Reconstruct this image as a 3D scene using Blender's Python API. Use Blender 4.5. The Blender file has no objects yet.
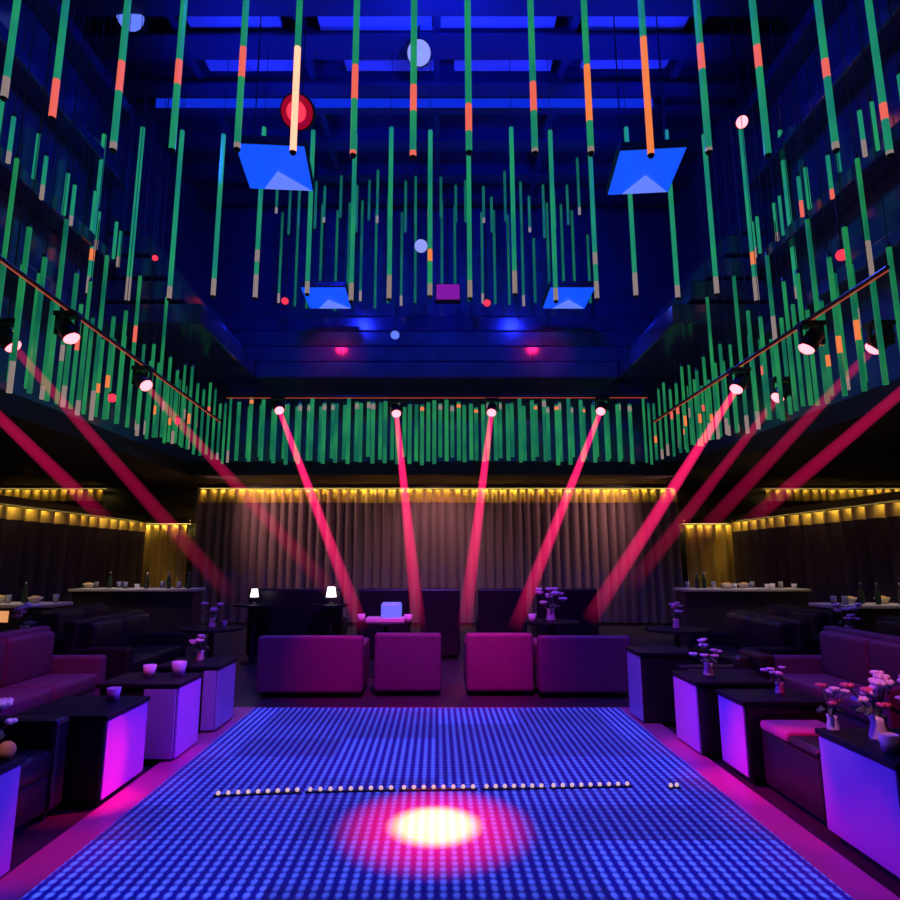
import bpy, bmesh, math, random
from mathutils import Vector, Matrix, Euler
random.seed(7)
C = bpy.context.scene
COL = C.collection
PI = math.pi
R = math.radians

# ------------------------------------------------------------------ camera
F, CX, CAMZ, PITCH = 620.0, 437.0, 1.6, R(10)
cam = bpy.data.cameras.new('camera'); cam.sensor_width = 36; cam.lens = F / 900 * 36
cam.shift_x = (450 - CX) / 900; cam.clip_end = 200; cam.clip_start = .05
co = bpy.data.objects.new('camera', cam); COL.objects.link(co)
co.location = (0, 0, CAMZ); co.rotation_euler = (PI / 2 + PITCH, 0, 0); C.camera = co
cp, sp = math.cos(PITCH), math.sin(PITCH)


def at(px, py, Y):
    """world point at depth Y that the photograph shows at px, py (used to measure the place)"""
    u, v = (px - CX) / F, (450 - py) / F
    d = Vector((u, cp - v * sp, sp + v * cp))
    return Vector((0, 0, CAMZ)) + d * (Y / d.y)


def at_z(px, py, z):
    u, v = (px - CX) / F, (450 - py) / F
    d = Vector((u, cp - v * sp, sp + v * cp))
    return Vector((0, 0, CAMZ)) + d * ((z - CAMZ) / d.z)


def at_x(px, py, X):
    u, v = (px - CX) / F, (450 - py) / F
    d = Vector((u, cp - v * sp, sp + v * cp))
    return Vector((0, 0, CAMZ)) + d * (X / d.x)


# ------------------------------------------------------------------ materials
def mat(name, col, rough=.5, metal=0, emit=None, es=1.0, spec=.5, noise=0, nscale=6, bump=0, coat=0):
    m = bpy.data.materials.new(name); m.use_nodes = True
    nt = m.node_tree; b = nt.nodes['Principled BSDF']
    b.inputs['Base Color'].default_value = (*col, 1); b.inputs['Roughness'].default_value = rough
    b.inputs['Metallic'].default_value = metal; b.inputs['Specular IOR Level'].default_value = spec
    b.inputs['Coat Weight'].default_value = coat
    if emit:
        b.inputs['Emission Color'].default_value = (*emit, 1); b.inputs['Emission Strength'].default_value = es
    if noise or bump:
        tc = nt.nodes.new('ShaderNodeTexCoord'); nz = nt.nodes.new('ShaderNodeTexNoise')
        nz.inputs['Scale'].default_value = nscale; nz.inputs['Detail'].default_value = 4
        nt.links.new(tc.outputs['Object'], nz.inputs['Vector'])
        if noise:
            mx = nt.nodes.new('ShaderNodeMix'); mx.data_type = 'RGBA'
            mx.inputs[6].default_value = (*[c * (1 - noise) for c in col], 1)
            mx.inputs[7].default_value = (*[min(1, c * (1 + noise)) for c in col], 1)
            nt.links.new(nz.outputs['Fac'], mx.inputs[0]); nt.links.new(mx.outputs[2], b.inputs['Base Color'])
        if bump:
            bp = nt.nodes.new('ShaderNodeBump'); bp.inputs['Strength'].default_value = bump
            nt.links.new(nz.outputs['Fac'], bp.inputs['Height']); nt.links.new(bp.outputs['Normal'], b.inputs['Normal'])
    return m


def emit_var(name, c1, c2, s):
    """glowing tube plastic whose tint differs a little from tube to tube and along its length"""
    m = mat(name, (.05, .06, .06), .35, emit=c1, es=s)
    nt = m.node_tree; b = nt.nodes['Principled BSDF']
    oi = nt.nodes.new('ShaderNodeObjectInfo'); tc = nt.nodes.new('ShaderNodeTexCoord')
    nz = nt.nodes.new('ShaderNodeTexNoise'); nz.noise_dimensions = '4D'; nz.inputs['Scale'].default_value = 1.3
    mul = nt.nodes.new('ShaderNodeMath'); mul.operation = 'MULTIPLY'; mul.inputs[1].default_value = 31
    nt.links.new(oi.outputs['Random'], mul.inputs[0]); nt.links.new(mul.outputs[0], nz.inputs['W'])
    nt.links.new(tc.outputs['Object'], nz.inputs['Vector'])
    rp = nt.nodes.new('ShaderNodeValToRGB')
    rp.color_ramp.elements[0].position = .35; rp.color_ramp.elements[0].color = (*c1, 1)
    rp.color_ramp.elements[1].position = .65; rp.color_ramp.elements[1].color = (*c2, 1)
    nt.links.new(nz.outputs['Fac'], rp.inputs[0]); nt.links.new(rp.outputs[0], b.inputs['Emission Color'])
    return m


M = dict(
    floor=mat('dark_carpet', (.045, .036, .05), .35, noise=.4, nscale=9, spec=.6),
    navy=mat('navy_lacquer', (.05, .055, .2), .16, noise=.5, nscale=3, spec=.7),
    navydark=mat('dark_navy_paint', (.02, .022, .07), .45, noise=.5, nscale=4),
    black=mat('matte_black', (.006, .006, .008), .7),
    ceil=mat('ceiling_paint', (.03, .034, .12), .4, noise=.6, nscale=2),
    steel=mat('painted_steel', (.035, .04, .14), .35),
    cpanel=mat('pale_ceiling_panel', (.4, .42, .75), .35, noise=.4, nscale=1.5),
    darkwall=mat('dark_wall_covering', (.015, .013, .018), .6, noise=.4),
    green=emit_var('green_tube', (.008, .19, .135), (.016, .29, .11), 1.0),
    dimgreen=emit_var('dim_green_tube', (.003, .085, .055), (.008, .15, .06), .9),
    lowgreen=emit_var('green_tube_of_lower_rows', (.002, .10, .055), (.015, .24, .065), 1.0),
    pink=mat('pink_segment', (.1, .05, .05), .4, emit=(1, .16, .11), es=.85),
    pale=mat('pale_segment', (.1, .08, .08), .4, emit=(.42, .32, .28), es=.62),
    orange=mat('orange_segment', (.1, .05, .05), .4, emit=(1, .24, .06), es=.9),
    hot=mat('hot_red_segment', (.1, .05, .05), .4, emit=(1, .32, .2), es=2.2),
    capm=mat('tube_cap', (.04, .05, .06), .4, metal=.5),
    body=mat('fixture_black', (.012, .012, .016), .4),
    lens_red=mat('red_lens', (.1, .02, .02), .2, emit=(1, .14, .17), es=5),
    lens_glow=mat('red_halo_lens', (.1, .02, .02), .3, emit=(.3, 0, .02), es=1),
    lens_deep=mat('deep_red_lens', (.1, .02, .02), .2, emit=(1, .03, .07), es=1.5),
    lens_blue=mat('blue_panel_lens', (.02, .03, .1), .25, emit=(.005, .08, 1), es=1.1),
    stripblue=mat('blue_lit_edge', (.02, .03, .1), .3, emit=(.003, .022, .62), es=1),
    lens_pale=mat('pale_blue_lens', (.1, .1, .2), .25, emit=(.13, .22, 1), es=1.0),
    lens_white=mat('white_blue_lens', (.1, .1, .2), .25, emit=(.35, .42, 1), es=.8),
    lens_purple=mat('purple_lens', (.1, .02, .1), .25, emit=(.3, .01, .35), es=.7),
    gold=mat('lit_gold_fabric', (.85, .62, .2), .4, spec=.4),  # carries the lamp-lit gold of the curtain tops in its colour
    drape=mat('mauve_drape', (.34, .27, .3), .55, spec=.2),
    drapedark=mat('shaded_drape', (.07, .05, .06), .55, spec=.2),  # darker copy of the drape, shade of the lower curtains put into its colour
    railred=mat('red_light_line', (.2, .05, .03), .4, emit=(1, .14, .05), es=.42),
    rail=mat('rail_pipe', (.05, .05, .06), .35, metal=.8),
    warm=mat('warm_strip_lens', (.3, .2, .1), .4, emit=(1, .62, .12), es=1),
    laminate=mat('lilac_laminate', (.5, .38, .85), .4),
    tabletop=mat('dark_table_top', (.012, .012, .02), .45, spec=.15),
    leather=mat('dark_leather', (.016, .011, .018), .38, noise=.3, nscale=14, bump=.1),
    velvet=mat('plum_velvet', (.12, .045, .12), .6, noise=.3, nscale=14),
    border=mat('pink_floor_border', (.5, .13, .32), .35),
    pinkpad=mat('pink_lit_velvet', (.6, .2, .3), .6),
    glass=mat('smoked_glass', (.7, .7, .75), .08, spec=.8),
    ceramic=mat('white_ceramic', (.8, .78, .8), .3),
    cream=mat('cream_ceramic', (.8, .7, .5), .4),
    petal=mat('pale_pink_petal', (.85, .6, .75), .55),
    petalw=mat('white_petal', (.85, .82, .85), .55),
    petalr=mat('red_petal', (.7, .1, .2), .55),
    leaf=mat('leaf_green', (.06, .12, .05), .6),
    yellow=mat('yellow_fruit', (.75, .5, .08), .5),
    counter=mat('bar_counter_front', (.05, .04, .05), .4),
    countertop=mat('stone_counter_top', (.6, .56, .55), .4),
    orangelit=mat('lit_orange_shelf', (.4, .2, .1), .4, emit=(1, .42, .16), es=.75),
    lampw=mat('white_lamp_shade', (.8, .8, .8), .5, emit=(1, .85, .85), es=2.0),
    blueglow=mat('blue_lit_box', (.1, .1, .3), .3, emit=(.13, .16, 1), es=.9),
    bead=mat('footlight_bulb', (.4, .3, .3), .3, emit=(1, .66, .64), es=.7),
    bottle=mat('bottle_glass', (.02, .05, .03), .1, spec=.8),
)
nt = M['glass'].node_tree; nt.nodes['Principled BSDF'].inputs['Transmission Weight'].default_value = .6


def led_material():
    m = mat('led_floor_screen', (.07, .06, .07), .5, spec=.15)
    nt = m.node_tree; b = nt.nodes['Principled BSDF']; N = nt.nodes.new; L = nt.links.new
    tc = N('ShaderNodeTexCoord'); P = .0615

    def vm(op, a, v=None):
        n = N('ShaderNodeVectorMath'); n.operation = op; L(a, n.inputs[0])
        if v: n.inputs[1].default_value = v
        return n.outputs['Value'] if op == 'LENGTH' else n.outputs[0]
    s = vm('MULTIPLY', tc.outputs['Object'], (1 / P, 1 / P, 0))
    f = vm('FRACTION', s)
    d = vm('MULTIPLY', vm('SUBTRACT', f, (.5, .5, 0)), (1, .62, 0))
    ln = vm('LENGTH', d)
    mr = N('ShaderNodeMapRange'); mr.inputs[1].default_value = .14; mr.inputs[2].default_value = .36
    mr.inputs[3].default_value = 1; mr.inputs[4].default_value = 0; L(ln, mr.inputs[0])
    t = vm('FLOOR', vm('MULTIPLY', tc.outputs['Object'], (1 / .82, 1 / .5, 0)))
    wn = N('ShaderNodeTexWhiteNoise'); wn.noise_dimensions = '3D'; L(t, wn.inputs['Vector'])
    tr = N('ShaderNodeMapRange'); tr.inputs[3].default_value = .62; tr.inputs[4].default_value = 1.3; L(wn.outputs['Value'], tr.inputs[0])
    mx = N('ShaderNodeMix'); mx.data_type = 'RGBA'
    mx.inputs[6].default_value = (.0, .001, .24, 1); mx.inputs[7].default_value = (.06, .10, 1, 1)
    L(mr.outputs[0], mx.inputs[0]); L(mx.outputs[2], b.inputs['Emission Color']); L(tr.outputs[0], b.inputs['Emission Strength'])
    return m


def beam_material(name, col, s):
    """imitates lit haze: a thin self-glowing volume whose emission fades along its length"""
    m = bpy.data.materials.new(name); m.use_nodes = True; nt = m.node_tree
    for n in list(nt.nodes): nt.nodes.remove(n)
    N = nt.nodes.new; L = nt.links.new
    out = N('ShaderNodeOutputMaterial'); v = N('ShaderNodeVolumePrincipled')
    v.inputs['Density'].default_value = .0  # nothing scatters here; the volume's own emission replaces lamp light in haze
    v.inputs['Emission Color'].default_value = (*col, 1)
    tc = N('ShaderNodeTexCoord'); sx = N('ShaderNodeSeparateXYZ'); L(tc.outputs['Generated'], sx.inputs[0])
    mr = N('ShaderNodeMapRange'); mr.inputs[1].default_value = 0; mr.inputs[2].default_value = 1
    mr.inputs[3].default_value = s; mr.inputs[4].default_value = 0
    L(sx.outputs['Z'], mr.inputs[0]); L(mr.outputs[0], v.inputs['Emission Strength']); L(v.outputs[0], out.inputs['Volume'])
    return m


M['led'] = led_material()
M['beam'] = beam_material('red_beam_glow', (1, .014, .15), 10.5)
M['beamdim'] = beam_material('dim_red_beam_glow', (1, .008, .14), 2.6)


# ------------------------------------------------------------------ mesh helpers
class MB:
    def __init__(s): s.bm = bmesh.new()

    def box(s, lo, hi, bev=0, seg=2):
        lo, hi = Vector(lo), Vector(hi); c, d = (lo + hi) / 2, hi - lo
        t = bmesh.new(); bmesh.ops.create_cube(t, size=1)
        bmesh.ops.scale(t, vec=d, verts=t.verts); bmesh.ops.translate(t, vec=c, verts=t.verts)
        if bev: bmesh.ops.bevel(t, geom=t.edges[:], offset=bev, segments=seg, affect='EDGES', profile=.5)
        s._add(t); return s

    def _add(s, t, mtx=None):
        me = bpy.data.meshes.new('t')
        if mtx: t.transform(mtx)
        t.to_mesh(me); t.free(); s.bm.from_mesh(me); bpy.data.meshes.remove(me)

    def cyl(s, a, b, r1, r2=None, n=12):
        a, b = Vector(a), Vector(b); d = b - a
        t = bmesh.new(); bmesh.ops.create_cone(t, cap_ends=True, segments=n, radius1=r1, radius2=r1 if r2 is None else r2, depth=d.length)
        s._add(t, Matrix.Translation((a + b) / 2) @ d.to_track_quat('Z', 'Y').to_matrix().to_4x4()); return s

    def ball(s, c, r, sc=(1, 1, 1), n=10, rot=None):
        t = bmesh.new(); bmesh.ops.create_uvsphere(t, u_segments=n, v_segments=max(5, n // 2 + 1), radius=r)
        m = Matrix.Translation(c) @ (rot.to_matrix().to_4x4() if rot else Matrix()) @ Matrix.Diagonal((*sc, 1))
        s._add(t, m); return s

    def lathe(s, prof, c=(0, 0, 0), n=14):
        rings = []
        for r, z in prof:
            rings.append([s.bm.verts.new((c[0] + r * math.cos(2 * PI * k / n), c[1] + r * math.sin(2 * PI * k / n), c[2] + z)) for k in range(n)])
        for A, B in zip(rings, rings[1:]):
            for k in range(n): s.bm.faces.new((A[k], A[(k + 1) % n], B[(k + 1) % n], B[k]))
        s.bm.faces.new(rings[0][::-1]); s.bm.faces.new(rings[-1]); return s

    def build(s, name, m, parent=None, loc=None, smooth=False, q=None):
        me = bpy.data.meshes.new(name); bmesh.ops.recalc_face_normals(s.bm, faces=s.bm.faces)
        s.bm.to_mesh(me); s.bm.free()
        if smooth:
            for p in me.polygons: p.use_smooth = True
        me.materials.append(m if not isinstance(m, str) else M[m])
        o = bpy.data.objects.new(name, me); COL.objects.link(o)
        if parent: o.parent = parent
        if loc is not None: o.location = loc
        if q is not None: o.rotation_mode = 'QUATERNION'; o.rotation_quaternion = q
        return o


def tag(o, label, cat, group=None):
    o['label'] = label; o['category'] = cat
    if group: o['group'] = group
    return o


def thing(name, label, cat, loc=(0, 0, 0), rz=0, group=None):
    o = bpy.data.objects.new(name, None); COL.objects.link(o); o.empty_display_size = .1
    o.location = loc; o.rotation_euler = (0, 0, rz)
    return tag(o, label, cat, group)


def struct(name, mb, m):
    o = mb.build(name, m); o['kind'] = 'structure'; return o


def dup(root, loc, rz, label):
    r = root.copy(); COL.objects.link(r); r.location = loc; r.rotation_euler = (0, 0, rz); r['label'] = label
    for ch in list(root.children):
        c = ch.copy(); COL.objects.link(c); c.parent = r
        for g in ch.children:
            d = g.copy(); COL.objects.link(d); d.parent = c
    return r


UN = 'zero first second third fourth fifth sixth seventh eighth ninth tenth eleventh twelfth thirteenth fourteenth fifteenth sixteenth seventeenth eighteenth nineteenth'.split()
TENS = {2: ('twenty', 'twentieth'), 3: ('thirty', 'thirtieth'), 4: ('forty', 'fortieth'), 5: ('fifty', 'fiftieth')}


def nth(n):
    if n < 20: return UN[n]
    a, b = divmod(n, 10)
    return TENS[a][1] if b == 0 else TENS[a][0] + '-' + UN[b]


def lamp(name, kind, loc, energy, color, target=None, **kw):
    l = bpy.data.lights.new(name, kind); l.energy = energy; l.color = color
    for k, v in kw.items(): setattr(l, k, v)
    o = bpy.data.objects.new(name, l); COL.objects.link(o); o.location = loc
    if target is not None:
        o.rotation_mode = 'QUATERNION'
        o.rotation_quaternion = (Vector(target) - Vector(loc)).to_track_quat('-Z', 'Y')
    return o


# ------------------------------------------------------------------ room shell
XV, YB = 5.7, 14.0                 # void half width, void back face
struct('floor', MB().box((-13, -3, -.2), (13, 16.6, 0)), 'floor')
struct('wall_back', MB().box((-13, 16.4, 0), (13, 16.6, 3.6)), 'darkwall')
struct('wall_left', MB().box((-13.2, -3, 0), (-13, 16.6, 3.6)), 'darkwall')
struct('wall_right', MB().box((13, -3, 0), (13.2, 16.6, 3.6)), 'darkwall')
struct('wall_front', MB().box((-13, -3.2, 0), (13, -3, 10.6)), 'darkwall')
struct('ceiling_low_left', MB().box((-13, -3, 3.5), (-XV, 16.6, 3.8)), 'black')
struct('ceiling_low_right', MB().box((XV, -3, 3.5), (13, 16.6, 3.8)), 'black')
struct('ceiling_low_back', MB().box((-XV, YB, 3.5), (XV, 16.6, 3.8)), 'black')
struct('wall_upper_left', MB().box((-XV - .2, -3, 3.8), (-XV, YB, 10.4)), 'navy')
struct('wall_upper_right', MB().box((XV, -3, 3.8), (XV + .2, YB, 10.4)), 'navy')
struct('wall_upper_back', MB().box((-XV - .2, YB, 3.8), (XV + .2, YB + .2, 10.4)), 'navy')
struct('ceiling', MB().box((-XV - .2, -3, 10.3), (XV + .2, YB + .2, 10.5)), 'ceil')
# stepped soffit that closes the hall below the void, at the back and at the back corners
for k in range(5):
    z1 = 7.55 - .42 * k; w = 5.3 - .33 * k; y = 13.75 - .17 * k
    struct('trim_%d' % (k + 1), MB().box((-w, y, z1 - .36), (w, YB, z1), .03), 'navy')
    for s, nm in ((-1, 'left'), (1, 'right')):
        struct('trim_%d_%s' % (k + 1, nm), MB().box((min(s * w, s * XV), 9.9, z1 - .36), (max(s * w, s * XV), y if k else YB, z1), .03), 'navy')
# long ledges on the side walls of the void
for s, nm in ((-1, 'left'), (1, 'right')):
    for k, z in enumerate((5.2, 6.4, 7.9, 9.2)):
        struct('trim_%d_%s' % (k + 6, nm), MB().box((min(s * 5.35, s * XV), -1, z), (max(s * 5.35, s * XV), 9.8, z + .22), .03), 'navy')
# ceiling beams
for k, (y, h, d) in enumerate(((6.3, .5, .4), (8.0, .45, .3), (8.85, .35, .5), (9.75, .4, .3), (10.35, .3, .22), (11.4, .3, .3), (12.5, .3, .3), (13.4, .3, .3))):
    struct('ceiling_beam_%d' % (k + 1), MB().box((-XV, y, 10.3 - h), (XV, y + .12, 10.3)).box((-XV, y - d / 2 + .06, 10.3 - h - .05), (XV, y + d / 2 + .06, 10.3 - h)), 'steel')
for k, x in enumerate((-4.2, -2.2, 0, 2.2, 4.2)):
    struct('ceiling_beam_%d' % (k + 9), MB().box((x - .06, -1, 10.02), (x + .06, YB, 10.3)), 'steel')
# panels between the beams
pc = 0
for (x0, x1, y0, y1) in ((-1.9, .0, 8.15, 8.75), (-.1, 1.9, 8.1, 8.7), (-1.6, 0, 9.0, 9.6), (.3, 2, 9.1, 9.6), (-4, -2.5, 8.1, 8.7), (2.4, 4, 8.15, 8.75), (-4, -2.4, 9.1, 9.6), (2.5, 4.0, 9.0, 9.55)):
    pc += 1
    struct('ceiling_panel_%d' % pc, MB().box((x0, y0, 10.06), (x1, y1, 10.14), .02), 'cpanel')
# low partitions beside the hall
PX = 7.55
for s, nm in ((-1, 'left'), (1, 'right')):
    struct('partition_%s' % nm, MB().box((min(s * PX, s * (PX + .15)), 4, 0), (max(s * PX, s * (PX + .15)), 16.0, 2.55)), 'darkwall')
    struct('partition_back_%s' % nm, MB().box((min(s * 6.2, s * (PX + .15)), 16.05, 0), (max(s * 6.2, s * (PX + .15)), 16.2, 2.5)), 'darkwall')


# ------------------------------------------------------------------ curtains
def curtain(name, label, a, b, top, bottom, pleat, depth, side, cloth, band):
    """pleated hanging curtain between plan points a and b; side = +1/-1 picks where the pleats face"""
    a, b = Vector(a), Vector(b); L = (b - a).length; d = (b - a) / L; n = Vector((-d.y, d.x)) * side
    root = thing(name, label, 'curtain', ((a.x + b.x) / 2, (a.y + b.y) / 2, 0))
    o0 = Vector((root.location.x, root.location.y))
    def pleats(z0, z1, out):
        bm = bmesh.new(); N = int(L / pleat * 12); rows = (z0, (z0 + z1) / 2, z1); vs = []
        for i in range(N + 1):
            t = i / N * L; ph = 2 * PI * t / pleat
            off = depth * abs(math.cos(ph / 2 + .25 * math.sin(ph * .31))) ** .6 * (.8 + .2 * math.sin(t * 2.1 + 1))
            p = a + d * t + n * (off + out) - o0
            vs.append([bm.verts.new((p.x, p.y, z)) for z in rows])
        for i in range(N):
            for j in range(2): bm.faces.new((vs[i][j], vs[i + 1][j], vs[i + 1][j + 1], vs[i][j + 1]))
        mb = MB(); mb.bm.free(); mb.bm = bm; return mb
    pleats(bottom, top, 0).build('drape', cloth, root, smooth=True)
    pleats(top - band, top, .012).build('lit_top_band', 'gold', root, smooth=True)  # brighter band: the strip lamp's falloff is put into the colour
    p0, p1 = a - o0 + n * .02, b - o0 + n * .02
    MB().cyl((p0.x, p0.y, top + .03), (p1.x, p1.y, top + .03), .02, n=8).build('curtain_rod', 'rail', root)
    return root, d, n, L


def strip(name, label, a, b, z, n, energy, tilt=.12):
    """warm lamp strip above a curtain, shining down its pleats"""
    a, b = Vector(a), Vector(b); d = (b - a); L = d.length; c = (a + b) / 2
    root = thing(name, label, 'light strip', (c.x, c.y, z))
    ang = math.atan2(d.y, d.x)
    h = MB().box((-L / 2, -.03, .02), (L / 2, .03, .06)).box((-L / 2, .032, -.07), (L / 2, .044, .06)).build('housing', 'body', root); h.rotation_euler = (0, 0, ang)
    q = MB().box((-L / 2, -.02, 0), (L / 2, .02, .019)).build('diffuser', 'warm', root); q.rotation_euler = (0, 0, ang)
    l = lamp('strip_light', 'AREA', (c.x, c.y, z - .01), energy, (1, .72, .16), shape='RECTANGLE', size=L, size_y=.04)
    l.rotation_mode = 'XYZ'; l.rotation_euler = (0, 0, ang)
    l.data.spread = R(170)
    return root


def wall_curtain(label, lab2, a, b, top, bottom, side, energy, pleat=.24, depth=.17, cloth='drape', band=.34):
    r, d, n, L = curtain('gold_curtain', label, a, b, top, bottom, pleat, depth, side, cloth, band)
    o = n * (depth * .62)
    strip('curtain_light_strip', lab2, Vector(a) + o, Vector(b) + o, top + .105, n, energy * (3.6 if energy > 20 else 2.4))


YC = 16.0
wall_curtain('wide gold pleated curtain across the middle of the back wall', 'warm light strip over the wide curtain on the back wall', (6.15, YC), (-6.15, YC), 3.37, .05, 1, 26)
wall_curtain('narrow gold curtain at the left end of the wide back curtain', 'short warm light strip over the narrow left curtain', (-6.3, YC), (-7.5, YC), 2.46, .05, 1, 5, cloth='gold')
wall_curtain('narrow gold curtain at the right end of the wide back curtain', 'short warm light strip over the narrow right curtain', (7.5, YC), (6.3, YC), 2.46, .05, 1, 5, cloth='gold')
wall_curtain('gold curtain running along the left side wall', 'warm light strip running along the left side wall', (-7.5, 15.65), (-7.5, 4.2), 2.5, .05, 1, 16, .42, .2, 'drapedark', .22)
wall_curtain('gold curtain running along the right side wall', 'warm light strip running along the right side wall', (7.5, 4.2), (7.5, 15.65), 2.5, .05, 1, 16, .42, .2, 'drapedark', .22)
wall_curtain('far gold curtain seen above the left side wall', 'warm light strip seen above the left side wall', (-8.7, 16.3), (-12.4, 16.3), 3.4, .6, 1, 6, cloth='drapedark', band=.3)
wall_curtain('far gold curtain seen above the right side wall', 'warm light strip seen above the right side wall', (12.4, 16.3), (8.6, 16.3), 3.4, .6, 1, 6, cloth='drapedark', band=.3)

# ------------------------------------------------------------------ LED floor
LX, LY0, LY1, LZ = 1.93, 1.6, 6.95, .05
root = thing('led_dance_floor', 'glowing blue dotted LED dance floor in the middle of the room', 'dance floor', (0, 4.3, 0))
MB().box((-LX, LY0 - 4.3, 0), (LX, LY1 - 4.3, LZ)).build('screen_surface', 'led', root)
for s in (-1, 1):
    MB().box((min(s * LX, s * (LX + .24)), LY0 - 4.3, 0), (max(s * LX, s * (LX + .24)), LY1 - 4.3, LZ - .012), .006).build('edge_border', 'border', root)
MB().box((-LX - .24, LY1 - 4.3, 0), (LX + .24, LY1 - 4.22, LZ - .012), .006).build('edge_border', 'border', root)
# low footlight strips lying across the floor
segs = ((213, 302, 794, 790), (305, 396, 790, 788), (399, 478, 788, 787), (482, 546, 787, 786), (549, 632, 786, 784), (668, 680, 786, 785))
names = ('left end of the row', 'second from the left', 'third from the left', 'fourth from the left', 'fifth from the left', 'shortest at the right end')
for (x0, x1, y0, y1), nm in zip(segs, names):
    a, b = at_z(x0, y0 + 3, LZ), at_z(x1, y1 + 3, LZ)
    r = thing('footlight_strip', 'low footlight strip on the blue floor, ' + nm, 'footlight', (a + b) / 2, math.atan2(b.y - a.y, b.x - a.x), 'footlight strips across the LED floor')
    L = (b - a).length; n = max(2, int(L / .062))
    h = MB().box((-L / 2, -.014, 0), (L / 2, .014, .012), .003).build('housing', 'body', r)
    for k in range(n):
        MB().ball((-L / 2 + (k + .5) * L / n, 0, .023), .015, (1, .8, .95), 8).build('bulb', 'bead', h, smooth=True)


# ------------------------------------------------------------------ hanging tubes
NT = 0


def tube(x, y, zb, zt, label, group, segs, ztop, body='green', rad=.036, small=False):
    """segs: (fraction from bottom start, end, material)"""
    global NT; NT += 1
    root = thing('hanging_light_tube', label, 'light tube', (x, y, zb), 0, group)
    L = zt - zb
    cuts = sorted(segs); p = 0; n = 8 if small else 12
    for a, b, m in cuts:
        if a > p + .01: MB().cyl((0, 0, p * L), (0, 0, a * L), rad, n=n).build('green_section', body, root, smooth=False)
        MB().cyl((0, 0, a * L), (0, 0, b * L), rad * 1.02, n=n).build({'pink': 'pink_section', 'pale': 'pale_section', 'orange': 'orange_section', 'hot': 'red_section'}[m], m, root)
        p = b
    if p < .99: MB().cyl((0, 0, p * L), (0, 0, L), rad, n=n).build('green_section', body, root)
    if not small:
        MB().cyl((0, 0, -.03), (0, 0, 0), rad * .7, rad * 1.1, n=n).build('end_cap', 'capm', root)
    MB().cyl((0, 0, L), (0, 0, L + .06), rad * 1.1, rad * .5, n=n).build('top_cap', 'capm', root)
    if ztop > zt + .1: MB().cyl((0, 0, L + .06), (0, 0, ztop - zb), .005, n=5).build('cable', 'capm', root)
    return root


# nearest row: bottoms measured, tops run up out of the frame
r1 = [(4, 98, 'pale', 78, 98), (52, 118, 'pink', 80, 118), (113, 150, 'pink', 62, 92), (172, 150, 'pink', 61, 85), (237, 149, 'pink', 48, 78), (293, 152, 'hot', 48, 152), (353, 155, 'pink', 66, 100),
      (413, 157, 'pink', 86, 112), (469, 152, 'pink', 105, 132), (535, 153, 'pink', 83, 112), (591, 153, 'orange', 66, 122), (651, 155, 'orange', 38, 155),
      (709, 152, 'pink', 45, 70), (768, 155, 'pink', 46, 68), (836, 150, 'pink', 60, 78), (890, 155, 'pink', 104, 120)]
Y1 = 6.1
for i, (px, py, m, pa, pb) in enumerate(r1):
    b = at(px, py, Y1); zt = 9.6
    za, zb2 = at(px, pb, Y1).z, at(px, pa, Y1).z
    L = zt - b.z; s = [(max(0, (za - b.z) / L), (zb2 - b.z) / L, m)]
    if pb < py - 20 and i not in (3, 13): s.append((0, .012 + .006 * (i % 3), 'pink' if i in (6, 7) else 'pale'))
    lab = {5: 'red-hot glowing tube, sixth from the left in the nearest row', 11: 'long orange-red tube, twelfth from the left in the nearest row'}.get(i, 'green hanging tube with short pink section, %s from the left in the nearest row' % nth(i + 1))
    tube(b.x, Y1, b.z, zt, lab, 'long tubes of the nearest hanging row', s, 10.3)

r2x = [62, 88, 127, 169, 213, 255, 307, 351, 389, 430, 470, 515, 556, 597, 636, 678, 717, 757, 798, 838, 880]
Y2 = 9.0
for i, px in enumerate(r2x):
    b = at(px, 298 + (0, -4, 3, 1, -2)[i % 5], Y2); t = at(px, 131 + (0, 4, -3)[i % 3], Y2); L = t.z - b.z
    s = [(0, .07 + .03 * (i % 3), 'pale')]
    if i % 4 == 1: s.append((.2, .27, 'orange' if i % 8 == 1 else 'pale'))
    tube(b.x, Y2, b.z, t.z, 'green tube with pale tip, %s from the left in the second hanging row' % nth(i + 1), 'tubes of the second hanging row', s, 10.3)

for i in range(24):
    x = -3.55 + i * .305
    y = 13.1 + (0, .25, .1)[i % 3]
    b = 7.15 + random.uniform(0, .35); t = 9.75 - random.choice((0, .3, .8, 1.3, .1))
    s = [(0, .1, 'pale')] if i % 3 == 0 else []
    tube(x, y, b, t, 'dim green tube, %s from the left in the farthest upper row' % nth(i + 1), 'dim tubes of the farthest upper row', s, 10.3, 'dimgreen', .03, True)

for i in range(26):
    x = -3.3 + i * .262 + random.uniform(-.08, .08)
    b = 8.35 + random.uniform(-.2, .3); t = b + random.uniform(.7, 1.3)
    tube(x, 11.7 + .18 * (i % 2), b, t, 'short dim green tube, %s from the left under the ceiling beams' % nth(i + 1), 'short dim tubes under the ceiling beams', [(0, .12, 'pale')] if i % 4 == 0 else [], 10.3, 'dimgreen', .028, True)

# short tubes high up beside the void
for s_, nm in ((-1, 'left'), (1, 'right')):
    for i in range(13):
        y = 5.5 + i * .33
        x = s_ * (5.22 - .1 * (i % 2))
        b = 6.35 + random.uniform(-.1, .15)
        sg = [(0, .2 + .2 * random.random(), random.choice(('pale', 'pale', 'pink')))] if i % 2 == 0 else []
        tube(x, y, b, b + .62, 'short tube high by the %s upper wall, %s from the front' % (nm, nth(i + 1)), 'short tubes by the %s upper wall' % nm, sg, 10.3, 'green', .026, True)

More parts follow.
